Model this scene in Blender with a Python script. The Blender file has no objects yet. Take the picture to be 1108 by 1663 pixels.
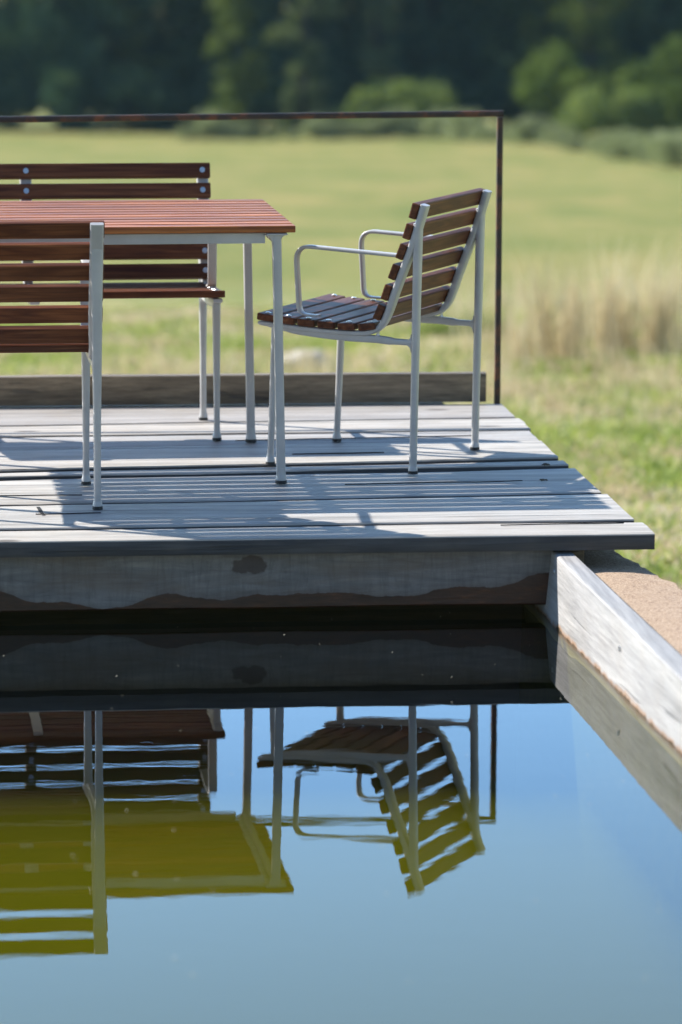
import bpy, bmesh, math, random
from mathutils import Vector, Matrix, noise
random.seed(7)
R = math.radians
C = bpy.context.scene.collection
S = bpy.context.scene

# ------------------------------------------------------------------ camera
PITCH, ROLL, HC = 0.1608, 0.0042, 1.8825
fwd = Vector((0, math.cos(PITCH), -math.sin(PITCH))); rt = Vector((1, 0, 0)); up = rt.cross(fwd)
rr = math.cos(ROLL) * rt + math.sin(ROLL) * up
uu = -math.sin(ROLL) * rt + math.cos(ROLL) * up
cam = bpy.data.cameras.new('camera'); camo = bpy.data.objects.new('camera', cam); C.objects.link(camo)
camo.matrix_world = Matrix(((rr.x, uu.x, -fwd.x, 0), (rr.y, uu.y, -fwd.y, 0), (rr.z, uu.z, -fwd.z, HC), (0, 0, 0, 1)))
cam.sensor_fit = 'VERTICAL'; cam.sensor_height = 36; cam.lens = 36 * 6909.3 / 1663
cam.clip_start = 0.1; cam.clip_end = 3000
cam.dof.use_dof = True; cam.dof.focus_distance = 12.0; cam.dof.aperture_fstop = 3.1
S.camera = camo

# ------------------------------------------------------------------ world and sun
SUNV = Vector((-1.19, 0.565, 1.0)).normalized()
elev = math.asin(SUNV.z); az = math.atan2(SUNV.x, SUNV.y)      # from +Y towards +X
w = bpy.data.worlds.new('World'); S.world = w; w.use_nodes = True
nt = w.node_tree; bgn = nt.nodes['Background']
sky = nt.nodes.new('ShaderNodeTexSky'); sky.sky_type = 'NISHITA'; sky.sun_disc = False
sky.sun_elevation = elev; sky.sun_rotation = az; sky.air_density = 1.0; sky.dust_density = 0.15; sky.ozone_density = 3.0
# thin cloud veil high in the sky
tc = nt.nodes.new('ShaderNodeTexCoord'); mpn = nt.nodes.new('ShaderNodeMapping'); mpn.inputs['Scale'].default_value = (1.2, 1.2, 4.5)
nz = nt.nodes.new('ShaderNodeTexNoise'); nz.inputs['Scale'].default_value = 2.3; nz.inputs['Detail'].default_value = 6; nz.inputs['Roughness'].default_value = .55
rmp = nt.nodes.new('ShaderNodeValToRGB'); rmp.color_ramp.elements[0].position = .42; rmp.color_ramp.elements[1].position = .78
rmp.color_ramp.elements[0].color = (0, 0, 0, 1); rmp.color_ramp.elements[1].color = (.22, .22, .22, 1)
mx = nt.nodes.new('ShaderNodeMix'); mx.data_type = 'RGBA'
nt.links.new(tc.outputs['Generated'], mpn.inputs['Vector']); nt.links.new(mpn.outputs[0], nz.inputs['Vector'])
nt.links.new(nz.outputs['Fac'], rmp.inputs['Fac']); nt.links.new(rmp.outputs['Color'], mx.inputs['Factor'])
hs = nt.nodes.new('ShaderNodeHueSaturation'); hs.inputs['Saturation'].default_value = 1.15; nt.links.new(sky.outputs[0], hs.inputs['Color']); nt.links.new(hs.outputs[0], mx.inputs['A']); mx.inputs['B'].default_value = (7.0, 7.6, 8.2, 1)
# the lower sky is brighter than the zenith
sz = nt.nodes.new('ShaderNodeSeparateXYZ'); nt.links.new(tc.outputs['Generated'], sz.inputs[0])
mr = nt.nodes.new('ShaderNodeMapRange'); mr.interpolation_type = 'SMOOTHSTEP'; mr.inputs['From Min'].default_value = .12; mr.inputs['From Max'].default_value = .55
mr.inputs['To Min'].default_value = 1.0; mr.inputs['To Max'].default_value = 0.0; nt.links.new(sz.outputs['Z'], mr.inputs['Value'])
# and brighter on the sun's side than behind the viewer
dt = nt.nodes.new('ShaderNodeVectorMath'); dt.operation = 'DOT_PRODUCT'; dt.inputs[1].default_value = (-.38, .925, 0); nt.links.new(tc.outputs['Generated'], dt.inputs[0])
ms = nt.nodes.new('ShaderNodeMapRange'); ms.interpolation_type = 'SMOOTHSTEP'; ms.inputs['From Min'].default_value = -.1; ms.inputs['From Max'].default_value = .95
ms.inputs['To Min'].default_value = 0.0; ms.inputs['To Max'].default_value = 2.6; nt.links.new(dt.outputs['Value'], ms.inputs['Value'])
ml = nt.nodes.new('ShaderNodeMath'); ml.operation = 'MULTIPLY_ADD'; nt.links.new(mr.outputs[0], ml.inputs[0]); nt.links.new(ms.outputs[0], ml.inputs[1]); ml.inputs[2].default_value = 1.0
vm = nt.nodes.new('ShaderNodeVectorMath'); vm.operation = 'SCALE'; nt.links.new(mx.outputs['Result'], vm.inputs[0]); nt.links.new(ml.outputs[0], vm.inputs['Scale'])
nt.links.new(vm.outputs[0], bgn.inputs['Color']); bgn.inputs['Strength'].default_value = 0.08
sl = bpy.data.lights.new('sun', 'SUN'); sl.energy = 5.0; sl.angle = R(0.53); sl.color = (1.0, .95, .87)
so = bpy.data.objects.new('sun', sl); C.objects.link(so); so.rotation_euler = SUNV.to_track_quat('Z', 'Y').to_euler()
S.view_settings.view_transform = 'Standard'; S.view_settings.look = 'None'; S.view_settings.gamma = 1
S.view_settings.exposure = 0.95

# ------------------------------------------------------------------ material helpers
def newmat(name):
    m = bpy.data.materials.new(name); m.use_nodes = True
    n = m.node_tree.nodes; return m, m.node_tree, n['Principled BSDF']
def N(nt, t, **kw):
    n = nt.nodes.new('ShaderNode' + t)
    for k, v in kw.items():
        if k in n.inputs: n.inputs[k].default_value = v
        else: setattr(n, k, v)
    return n
def ramp(nt, src, stops):
    r = N(nt, 'ValToRGB'); e = r.color_ramp.elements
    e[0].position, e[0].color = stops[0][0], (*stops[0][1], 1)
    e[1].position, e[1].color = stops[-1][0], (*stops[-1][1], 1)
    for p, c in stops[1:-1]:
        x = e.new(p); x.color = (*c, 1)
    nt.links.new(src, r.inputs['Fac']); return r.outputs['Color']
def mixc(nt, f, a, b, mode='MIX'):
    m = N(nt, 'Mix', data_type='RGBA', blend_type=mode)
    for key, v in (('Factor', f), ('A', a), ('B', b)):
        if hasattr(v, 'links'): nt.links.new(v, m.inputs[key])
        elif isinstance(v, (int, float)): m.inputs[key].default_value = v
        else: m.inputs[key].default_value = (*v, 1)
    return m.outputs['Result']
def coords(nt, scale, kind='Object', islands=False):
    t = N(nt, 'TexCoord'); src = t.outputs[kind]
    if islands:
        g = N(nt, 'NewGeometry'); mul = N(nt, 'Math', operation='MULTIPLY'); mul.inputs[1].default_value = 37.0
        nt.links.new(g.outputs['Random Per Island'], mul.inputs[0])
        a = N(nt, 'VectorMath', operation='ADD'); nt.links.new(src, a.inputs[0]); nt.links.new(mul.outputs[0], a.inputs[1]); src = a.outputs[0]
    m = N(nt, 'Mapping'); m.inputs['Scale'].default_value = scale
    nt.links.new(src, m.inputs['Vector']); return m.outputs[0]
def noisef(nt, vec, scale, detail=5, rough=.55, dist=0):
    n = N(nt, 'TexNoise'); n.inputs['Scale'].default_value = scale; n.inputs['Detail'].default_value = detail
    n.inputs['Roughness'].default_value = rough; n.inputs['Distortion'].default_value = dist
    nt.links.new(vec, n.inputs['Vector']); return n.outputs['Fac']
def bump(nt, b, h, strength, dist):
    bn = N(nt, 'Bump'); bn.inputs['Strength'].default_value = strength; bn.inputs['Distance'].default_value = dist
    nt.links.new(h, bn.inputs['Height']); nt.links.new(bn.outputs[0], b.inputs['Normal'])
def mrange(nt, src, a, b, c=0., d=1.):
    m = N(nt, 'MapRange'); nt.links.new(src, m.inputs['Value'])
    for k, v in zip(('From Min', 'From Max', 'To Min', 'To Max'), (a, b, c, d)): m.inputs[k].default_value = v
    return m.outputs[0]

def stained_wood(name, axis, tone=1.0, blue=1.0):
    m, nt, b = newmat(name)
    sc = [16, 16, 16]; sc[axis] = 1.1
    v = coords(nt, sc, islands=True)
    grain = noisef(nt, v, 2.2, 4, .5, 1.8)
    sc2 = [90, 90, 90]; sc2[axis] = 2.5
    fine = noisef(nt, coords(nt, sc2, islands=True), 3, 3, .6)
    wv = N(nt, 'TexWave', wave_type='RINGS', wave_profile='SAW'); wv.inputs['Scale'].default_value = 1.1; wv.inputs['Distortion'].default_value = 3.2; wv.inputs['Detail'].default_value = 2
    nt.links.new(v, wv.inputs['Vector'])
    c = ramp(nt, grain, [(.3, (.075 * tone, .022 * tone, .0125 * tone)), (.5, (.155 * tone, .055 * tone, 0.023 * tone * blue)), (.72, (.25 * tone, .096 * tone, 0.040 * tone * blue))])
    c = mixc(nt, mrange(nt, wv.outputs['Fac'], .55, 1.0, 0, .55), c, (.058 * tone, .016 * tone, .010 * tone))
    g = N(nt, 'NewGeometry')
    c = mixc(nt, 1.0, c, ramp(nt, g.outputs['Random Per Island'], [(0, (.78, .78, .8)), (1, (1.22, 1.16, 1.12))]), 'MULTIPLY')
    c = mixc(nt, mrange(nt, fine, .55, .75, 0, .35), c, (.05, .016, .01))
    nt.links.new(c, b.inputs['Base Color'])
    b.inputs['Roughness'].default_value = .5; b.inputs['Specular IOR Level'].default_value = .2
    bump(nt, b, fine, .25, .002)
    return m
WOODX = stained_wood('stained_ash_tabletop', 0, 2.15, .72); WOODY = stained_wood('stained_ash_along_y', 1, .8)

def metal_paint():
    m, nt, b = newmat('grey_powder_coat')
    f = noisef(nt, coords(nt, (1, 1, 1)), 400, 2, .5); l = noisef(nt, coords(nt, (1, 1, 1)), 14, 4, .6)
    nt.links.new(ramp(nt, l, [(.35, (.41, .405, .41)), (.7, (.48, .475, .475))]), b.inputs['Base Color'])
    b.inputs['Roughness'].default_value = .38; b.inputs['Metallic'].default_value = .15
    bump(nt, b, f, .12, .0006); return m
METAL = metal_paint()
def simple(name, col, rough=.6, metallic=0., var=.25, scale=30, bs=.2):
    m, nt, b = newmat(name)
    f = noisef(nt, coords(nt, (1, 1, 1)), scale, 5, .6)
    lo = tuple(c * (1 - var) for c in col); hi = tuple(min(1, c * (1 + var)) for c in col)
    nt.links.new(ramp(nt, f, [(.3, lo), (.7, hi)]), b.inputs['Base Color'])
    b.inputs['Roughness'].default_value = rough; b.inputs['Metallic'].default_value = metallic
    bump(nt, b, f, bs, .002); return m
RUBBER = simple('black_rubber', (.018, .018, .02), .6)
STEEL_BOLT = simple('zinc_bolt', (.62, .64, .66), .28, .9, .08, 60, .05)

def rusty():
    m, nt, b = newmat('rusted_steel')
    a = noisef(nt, coords(nt, (1, 1, 1)), 9, 6, .65); f = noisef(nt, coords(nt, (1, 1, 1)), 120, 4, .7)
    c = ramp(nt, a, [(.36, (.030, .028, .030)), (.5, (.055, .038, .030)), (.60, (.17, .065, .03)), (.75, (.30, .12, .05))])
    c = mixc(nt, mrange(nt, f, .5, .8, 0, .5), c, (.10, .05, .03))
    nt.links.new(c, b.inputs['Base Color']); b.inputs['Roughness'].default_value = .55; b.inputs['Metallic'].default_value = .3
    bump(nt, b, f, .5, .002); return m
RUST = rusty()

def weathered(name, base_lo, base_mid, base_hi, axis=0, crack=.55, warm=.25, knots=True):
    m, nt, b = newmat(name)
    sc = [9.0, 9.0, 9.0]; sc[axis] = .55
    v = coords(nt, sc); big = noisef(nt, v, 2.0, 6, .62, .6)
    sc2 = [24., 24., 24.]; sc2[axis] = .9
    v2 = coords(nt, sc2); fine = noisef(nt, v2, 1.6, 6, .68, .25)
    sc3 = [17., 17., 17.]; sc3[axis] = .30
    ck = noisef(nt, coords(nt, sc3), 1.5, 4, .55, .35)
    c = ramp(nt, big, [(.28, base_lo), (.5, base_mid), (.74, base_hi)])
    pt = noisef(nt, coords(nt, (1, 1, 1)), 5.5, 5, .6)
    c = mixc(nt, mrange(nt, pt, .48, .72, 0, warm), c, (.36, .29, .21))
    c = mixc(nt, mrange(nt, fine, .50, .72, 0, .66), c, tuple(k * .45 for k in base_lo))
    sc4 = [95., 95., 95.]; sc4[axis] = 4.0
    mic = noisef(nt, coords(nt, sc4), 1.4, 4, .7)
    c = mixc(nt, mrange(nt, mic, .42, .72, 0, .42), c, tuple(k * .5 for k in base_lo))
    ckm = mrange(nt, ck, .635, .66, 0, crack)
    c = mixc(nt, ckm, c, (.035, .034, .036))
    h = N(nt, 'Math', operation='ADD'); nt.links.new(fine, h.inputs[0])
    mm = N(nt, 'Math', operation='MULTIPLY'); mm.inputs[1].default_value = 1.6; nt.links.new(ckm, mm.inputs[0])
    sb = N(nt, 'Math', operation='SUBTRACT'); sb.inputs[0].default_value = 0; nt.links.new(mm.outputs[0], sb.inputs[1])
    nt.links.new(sb.outputs[0], h.inputs[1])
    hh = h.outputs[0]
    oi = N(nt, 'ObjectInfo')
    c = mixc(nt, 1, c, ramp(nt, oi.outputs['Random'], [(0, (.86, .86, .88)), (.5, (1, 1, 1)), (1, (1.08, 1.05, 1.0))]), 'MULTIPLY')
    if knots:
        vo = N(nt, 'TexVoronoi', feature='F1'); vo.inputs['Scale'].default_value = 1.0
        sk = [4.5, 4.5, 4.5]; sk[axis] = 2.0
        nt.links.new(coords(nt, sk), vo.inputs['Vector'])
        km = mrange(nt, vo.outputs['Distance'], .05, .10, .8, 0)
        c = mixc(nt, km, c, (.10, .085, .075))
    nt.links.new(c, b.inputs['Base Color']); b.inputs['Roughness'].default_value = .62; b.inputs['Specular IOR Level'].default_value = .4
    bump(nt, b, hh, .55, .006)
    return m
DECK = weathered('silvered_deck_wood', (.25, .238, .225), (.46, .437, .41), (.60, .575, .54), crack=.6)
DECKEDGE = weathered('shade_darkened_plank_edge', (.030, .030, .033), (.055, .055, .06), (.095, .095, .10), crack=.4, warm=.1)  # deck wood with the shade of upright and under faces darkened into it
PLANK = weathered('mossy_grey_plank', (.085, .066, .046), (.20, .158, .11), (.33, .265, .185), crack=.5, warm=.15)
BEAMW = weathered('bleached_beam_wood', (.30, .295, .29), (.43, .42, .41), (.52, .51, .49), axis=1, crack=.4, warm=.2, knots=True)

def fascia_mat():
    m, nt, b = newmat('wet_stained_fascia')
    t = N(nt, 'TexCoord'); s = N(nt, 'SeparateXYZ'); nt.links.new(t.outputs['Object'], s.inputs[0])
    v = coords(nt, (1.6, 40, 2)); streak = noisef(nt, coords(nt, (17, 5, 2.2)), 2.6, 6, .75, 1.2)
    gr = noisef(nt, coords(nt, (2.2, 20, 16)), 1.6, 6, .7, 1.6)
    c = ramp(nt, gr, [(.3, (.12, .115, .115)), (.55, (.20, .193, .19)), (.75, (.27, .255, .235))])
    c = mixc(nt, mrange(nt, streak, .45, .75, 0, .6), c, (.06, .057, .057))
    # tide line of brown staining with a wandering edge
    n1 = noisef(nt, coords(nt, (1, 0, 0)), 2.6, 1.5, .5); n2 = noisef(nt, coords(nt, (1, 0, 0)), 22, 4, .65)
    lv = N(nt, 'Math', operation='MULTIPLY_ADD'); nt.links.new(n1, lv.inputs[0]); lv.inputs[1].default_value = .22; lv.inputs[2].default_value = -.280
    lv2 = N(nt, 'Math', operation='MULTIPLY_ADD'); nt.links.new(n2, lv2.inputs[0]); lv2.inputs[1].default_value = .020; nt.links.new(lv.outputs[0], lv2.inputs[2])
    lx = N(nt, 'Math', operation='MULTIPLY_ADD'); nt.links.new(s.outputs['X'], lx.inputs[0]); lx.inputs[1].default_value = .022; nt.links.new(lv2.outputs[0], lx.inputs[2])
    df = N(nt, 'Math', operation='SUBTRACT'); nt.links.new(lx.outputs[0], df.inputs[0]); nt.links.new(s.outputs['Z'], df.inputs[1])
    mk = mrange(nt, df.outputs[0], -.0012, .0012)
    rust = ramp(nt, noisef(nt, coords(nt, (3, 10, 14)), 4, 5, .7), [(.35, (.030, .011, .006)), (.6, (.060, .021, .009)), (.78, (.16, .055, .014))])
    c = mixc(nt, mk, c, rust)
    wn = noisef(nt, coords(nt, (1.5, 6, 6)), 2.2, 4, .6)
    c = mixc(nt, mrange(nt, wn, .48, .70, 0, .5), c, (.16, .115, .080))
    c = mixc(nt, mk, c, rust)
    c = mixc(nt, mrange(nt, df.outputs[0], -.018, 0, 0, .35), c, (.07, .05, .04))
    c = mixc(nt, mk, c, rust)
    # one damp blotch
    vm = N(nt, 'VectorMath', operation='DISTANCE'); mp = N(nt, 'Mapping'); mp.inputs['Location'].default_value = (.245, 0, .082 * 1.8); mp.inputs['Scale'].default_value = (1, 0, 1.8)
    nt.links.new(t.outputs['Object'], mp.inputs['Vector']); nt.links.new(mp.outputs[0], vm.inputs[0])
    ad = N(nt, 'Math', operation='MULTIPLY_ADD'); nt.links.new(noisef(nt, coords(nt, (1, 1, 1)), 28, 4, .6), ad.inputs[0]); ad.inputs[1].default_value = .06; nt.links.new(vm.outputs['Value'], ad.inputs[2])
    c = mixc(nt, mrange(nt, ad.outputs[0], .071, .079, .85, 0), c, (.060, .042, .036))
    nt.links.new(c, b.inputs['Base Color'])
    nt.links.new(mrange(nt, mk, 0, 1, .65, .4), b.inputs['Roughness'])
    bump(nt, b, gr, .4, .004); return m
FASCIA = fascia_mat()

def beam_side():
    m = BEAMW.copy(); m.name = 'bleached_beam_with_tide_stain'; nt = m.node_tree; b = nt.nodes['Principled BSDF']
    src = b.inputs['Base Color'].links[0].from_socket
    t = N(nt, 'TexCoord'); s = N(nt, 'SeparateXYZ'); nt.links.new(t.outputs['Object'], s.inputs[0])
    n = noisef(nt, coords(nt, (1, 1, 1)), 16, 5, .65)
    a = N(nt, 'Math', operation='MULTIPLY_ADD'); nt.links.new(n, a.inputs[0]); a.inputs[1].default_value = -.05; nt.links.new(s.outputs['Z'], a.inputs[2])
    c = mixc(nt, mrange(nt, a.outputs[0], -.256, -.243, .85, 0), src, ramp(nt, n, [(.4, (.20, .085, .025)), (.65, (.34, .17, .055))]))
    c = mixc(nt, mrange(nt, a.outputs[0], -.259, -.254, .9, 0), c, (.03, .02, .01))
    c = mixc(nt, mrange(nt, s.outputs['Z'], -.262, -.236, 1, 0), c, (.16, .14, .02))
    nt.links.new(c, b.inputs['Base Color']); return m
BEAMSIDE = beam_side()

def concrete():
    m, nt, b = newmat('exposed_aggregate')
    v = coords(nt, (1, 1, 1)); f = noisef(nt, v, 260, 3, .7); l = noisef(nt, v, 6, 5, .6); g = N(nt, 'TexVoronoi'); g.inputs['Scale'].default_value = 190
    nt.links.new(v, g.inputs['Vector'])
    c = ramp(nt, l, [(.3, (.40, .27, .17)), (.55, (.50, .36, .24)), (.75, (.56, .43, .31))])
    c = mixc(nt, .75, c, ramp(nt, f, [(.35, (.25, .16, .10)), (.6, (.55, .42, .31)), (.75, (.8, .72, .62))]))
    sp = N(nt, 'SeparateColor'); nt.links.new(g.outputs['Color'], sp.inputs[0])
    c = mixc(nt, mrange(nt, sp.outputs[0], .8, .86, 0, .6), c, (.17, .10, .07))
    nt.links.new(c, b.inputs['Base Color']); b.inputs['Roughness'].default_value = .9
    bump(nt, b, f, .8, .004); return m
CONC = concrete()

def ground_mat():
    m, nt, b = newmat('meadow')
    t = N(nt, 'TexCoord'); s = N(nt, 'SeparateXYZ'); nt.links.new(t.outputs['Object'], s.inputs[0])
    near = ramp(nt, noisef(nt, coords(nt, (1, .5, 1)), 2.6, 4, .6), [(.34, (.16, .22, .06)), (.46, (.26, .31, .11)), (.55, (.42, .38, .21)), (.66, (.56, .45, .32))])
    far = ramp(nt, noisef(nt, coords(nt, (1, .30, 1)), .45, 6, .68), [(.34, (.150, .180, .050)), (.5, (.220, .222, .070)), (.66, (.31, .262, .10))])
    n = noisef(nt, coords(nt, (1, 1, 1)), .35, 3, .5)
    a = N(nt, 'Math', operation='MULTIPLY_ADD'); nt.links.new(n, a.inputs[0]); a.inputs[1].default_value = 14; nt.links.new(s.outputs['Y'], a.inputs[2])
    c = mixc(nt, mrange(nt, a.outputs[0], 34, 52), near, far)
    fine = noisef(nt, coords(nt, (1, 1, 1)), 40, 4, .7)
    c = mixc(nt, mrange(nt, fine, .3, .8, 0, .4), c, (.11, .13, .035))
    nt.links.new(c, b.inputs['Base Color']); b.inputs['Roughness'].default_value = 1; b.inputs['Specular IOR Level'].default_value = .1
    bump(nt, b, fine, .6, .03); return m

def leaf_mat(name, cols, trans=.35, tint=(1.3, 1.35, .6)):
    m = bpy.data.materials.new(name); m.use_nodes = True; nt = m.node_tree; nt.nodes.clear()
    o = N(nt, 'OutputMaterial'); d = N(nt, 'BsdfDiffuse'); tr = N(nt, 'BsdfTranslucent'); mx = N(nt, 'MixShader'); mx.inputs[0].default_value = trans
    g = N(nt, 'NewGeometry'); oi = N(nt, 'ObjectInfo')
    f = noisef(nt, coords(nt, (1, 1, 1)), .9, 3, .6)
    a = N(nt, 'Math', operation='MULTIPLY_ADD'); nt.links.new(g.outputs['Random Per Island'], a.inputs[0]); a.inputs[1].default_value = .4; nt.links.new(f, a.inputs[2])
    st = [(.3 + .8 * i / (len(cols) - 1), c) for i, c in enumerate(cols)]; st[-1] = (1.0, st[-1][1])
    c = ramp(nt, a.outputs[0], st)
    nt.links.new(c, d.inputs['Color']); nt.links.new(mixc(nt, 1, c, tint, 'MULTIPLY'), tr.inputs['Color'])
    nt.links.new(d.outputs[0], mx.inputs[1]); nt.links.new(tr.outputs[0], mx.inputs[2]); nt.links.new(mx.outputs[0], o.inputs[0]); return m
LEAF_DARK = leaf_mat('dark_foliage', [(.030, .066, .050), (.060, .11, .072), (.12, .17, .085)], .22)
LEAF_MID = leaf_mat('mid_foliage', [(.06, .09, .035), (.11, .145, .05), (.17, .20, .075)], .35)
LEAF_FOREST = leaf_mat('forest_foliage', [(.035, .07, .046), (.07, .115, .06), (.13, .175, .075)], .3)
LEAF_OLIVE = leaf_mat('soft_green_foliage', [(.09, .14, .055), (.16, .215, .085), (.25, .29, .13)], .35)
LEAF_TEAL = leaf_mat('blue_green_foliage', [(.07, .10, .06), (.12, .155, .09), (.18, .215, .13)], .3)
LEAF_BRIGHT = leaf_mat('bright_foliage', [(.055, .09, .03), (.10, .145, .045), (.16, .20, .07)], .4)
LEAF_GREY = leaf_mat('grey_green_foliage', [(.15, .18, .12), (.25, .28, .19), (.42, .44, .33)], .3)
GRASS_GREEN = leaf_mat('green_grass', [(.19, .25, .07), (.31, .36, .14), (.50, .48, .27)], .3)
GRASS_DRY = leaf_mat('dry_grass', [(.42, .34, .20), (.58, .49, .32), (.72, .66, .50)], .35, (1.02, .98, .86))
BARK = simple('bark', (.022, .02, .017), .9, 0, .4, 8, .6)
STONE = simple('pale_stone', (.48, .44, .37), .85, 0, .2, 12, .5)

# ------------------------------------------------------------------ object helpers
def mesh_obj(name, bm, mat, parent=None, smooth=False):
    me = bpy.data.meshes.new(name); bmesh.ops.recalc_face_normals(bm, faces=bm.faces) if not getattr(bm, 'norecalc', False) else None
    bm.to_mesh(me); bm.free(); me.materials.append(mat)
    if smooth:
        for p in me.polygons: p.use_smooth = True
        try: me.set_sharp_from_angle(angle=R(38))
        except Exception: pass
    o = bpy.data.objects.new(name, me); C.objects.link(o)
    if parent is not None: o.parent = parent
    return o
def tag(o, label=None, cat=None, group=None, kind=None):
    if label: o['label'] = label
    if cat: o['category'] = cat
    if group: o['group'] = group
    if kind: o['kind'] = kind
    return o
def empty(name, loc=(0, 0, 0), rz=0):
    o = bpy.data.objects.new(name, None); C.objects.link(o); o.location = loc; o.rotation_euler = (0, 0, rz); o.empty_display_size = .2; return o
def children(o): return [c for c in bpy.data.objects if c.parent == o]
def copy_tree(o, parent=None):
    c = o.copy(); C.objects.link(c)
    if parent is not None: c.parent = parent
    for ch in children(o): copy_tree(ch, c)
    return c
def box(bm, x0, x1, y0, y1, z0, z1, bev=0, M=None):
    vs = [bm.verts.new((x, y, z)) for x in (x0, x1) for y in (y0, y1) for z in (z0, z1)]
    fs = [(0, 1, 3, 2), (4, 6, 7, 5), (0, 4, 5, 1), (2, 3, 7, 6), (0, 2, 6, 4), (1, 5, 7, 3)]
    F = [bm.faces.new([vs[i] for i in f]) for f in fs]
    if bev:
        es = list({e for f in F for e in f.edges})
        r = bmesh.ops.bevel(bm, geom=es, offset=bev, segments=2, affect='EDGES', profile=.6)
        vs = list({v for f in r['faces'] for v in f.verts} | {v for v in vs if v.is_valid})
    if M is not None:
        for v in vs:
            if v.is_valid: v.co = M @ v.co
    return vs
def rrect(t, w, r=.3, n=3):
    """rounded rectangle section: t along normal, w along binormal"""
    rad = min(t, w) * r; pts = []
    for cx, cy, a0 in ((1, 1, 0), (-1, 1, 90), (-1, -1, 180), (1, -1, 270)):
        for i in range(n + 1):
            a = R(a0 + 90 * i / n)
            pts.append((cx * (t / 2 - rad) + rad * math.cos(a), cy * (w / 2 - rad) + rad * math.sin(a)))
    return pts
def sweep(bm, pts, ts, ws, r=.3):
    """sweep in (mostly) the xz plane; pts 3D, ts thickness in plane, ws width along y"""
    pts = [Vector(p) for p in pts]; n = len(pts); rings = []
    if not isinstance(ts, (list, tuple)): ts = [ts] * n
    if not isinstance(ws, (list, tuple)): ws = [ws] * n
    for i, p in enumerate(pts):
        d = (pts[min(i + 1, n - 1)] - pts[max(i - 1, 0)]).normalized()
        b = Vector((0, 1, 0)); nn = d.cross(b).normalized(); b = nn.cross(d).normalized()
        rings.append([bm.verts.new(p + nn * a + b * c) for a, c in rrect(ts[i], ws[i], r)])
    for i in range(n - 1):
        A, B = rings[i], rings[i + 1]
        for k in range(len(A)): bm.faces.new((A[k], A[(k + 1) % len(A)], B[(k + 1) % len(A)], B[k]))
    bm.faces.new(rings[0][::-1]); bm.faces.new(rings[-1])
def smooth_path(P, sub=6):
    P = [Vector(p) for p in P]; out = []
    for i in range(len(P) - 1):
        p0, p1, p2, p3 = P[max(i - 1, 0)], P[i], P[i + 1], P[min(i + 2, len(P) - 1)]
        for k in range(sub):
            t = k / sub
            out.append(.5 * ((2 * p1) + (-p0 + p2) * t + (2 * p0 - 5 * p1 + 4 * p2 - p3) * t * t + (-p0 + 3 * p1 - 3 * p2 + p3) * t ** 3))
    out.append(P[-1]); return out
def fillet_path(P, rad, n=6):
    """polyline with round corners; rad is one value or a list per inner corner"""
    P = [Vector(p) for p in P]; out = [P[0]]
    for i in range(1, len(P) - 1):
        rd = rad[i - 1] if isinstance(rad, (list, tuple)) else rad
        a = (P[i - 1] - P[i]).normalized(); b = (P[i + 1] - P[i]).normalized()
        for k in range(n + 1):
            t = k / n; out.append((P[i] + a * rd) * (1 - t) ** 2 + P[i] * 2 * t * (1 - t) + (P[i] + b * rd) * t * t)
    out.append(P[-1]); return out
def cyl(bm, c, r, h, n=16, r2=None, axis='Z'):
    M = Matrix.Translation(c)
    if axis == 'X': M = M @ Matrix.Rotation(R(90), 4, 'Y')
    if axis == 'Y': M = M @ Matrix.Rotation(R(90), 4, 'X')
    bmesh.ops.create_cone(bm, cap_ends=True, segments=n, radius1=r, radius2=r if r2 is None else r2, depth=h, matrix=M)
def gusset(bm, corner, d1, d2, r, y0, y1, n=6):
    """concave fillet wedge in the xz plane between directions d1 and d2 at a corner"""
    c = Vector((corner[0], 0, corner[1])); a = Vector((d1[0], 0, d1[1])).normalized() * r; b = Vector((d2[0], 0, d2[1])).normalized() * r
    prof = [c - (a + b) * .1] + [c + a * (1 - t) ** 2 + b * t * t for t in [i / n for i in range(n + 1)]]
    A = [bm.verts.new((p.x, y0, p.z)) for p in prof]; B = [bm.verts.new((p.x, y1, p.z)) for p in prof]
    k = len(prof)
    for i in range(k): bm.faces.new((A[i], A[(i + 1) % k], B[(i + 1) % k], B[i]))
    bm.faces.new(A[::-1]); bm.faces.new(B)

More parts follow.
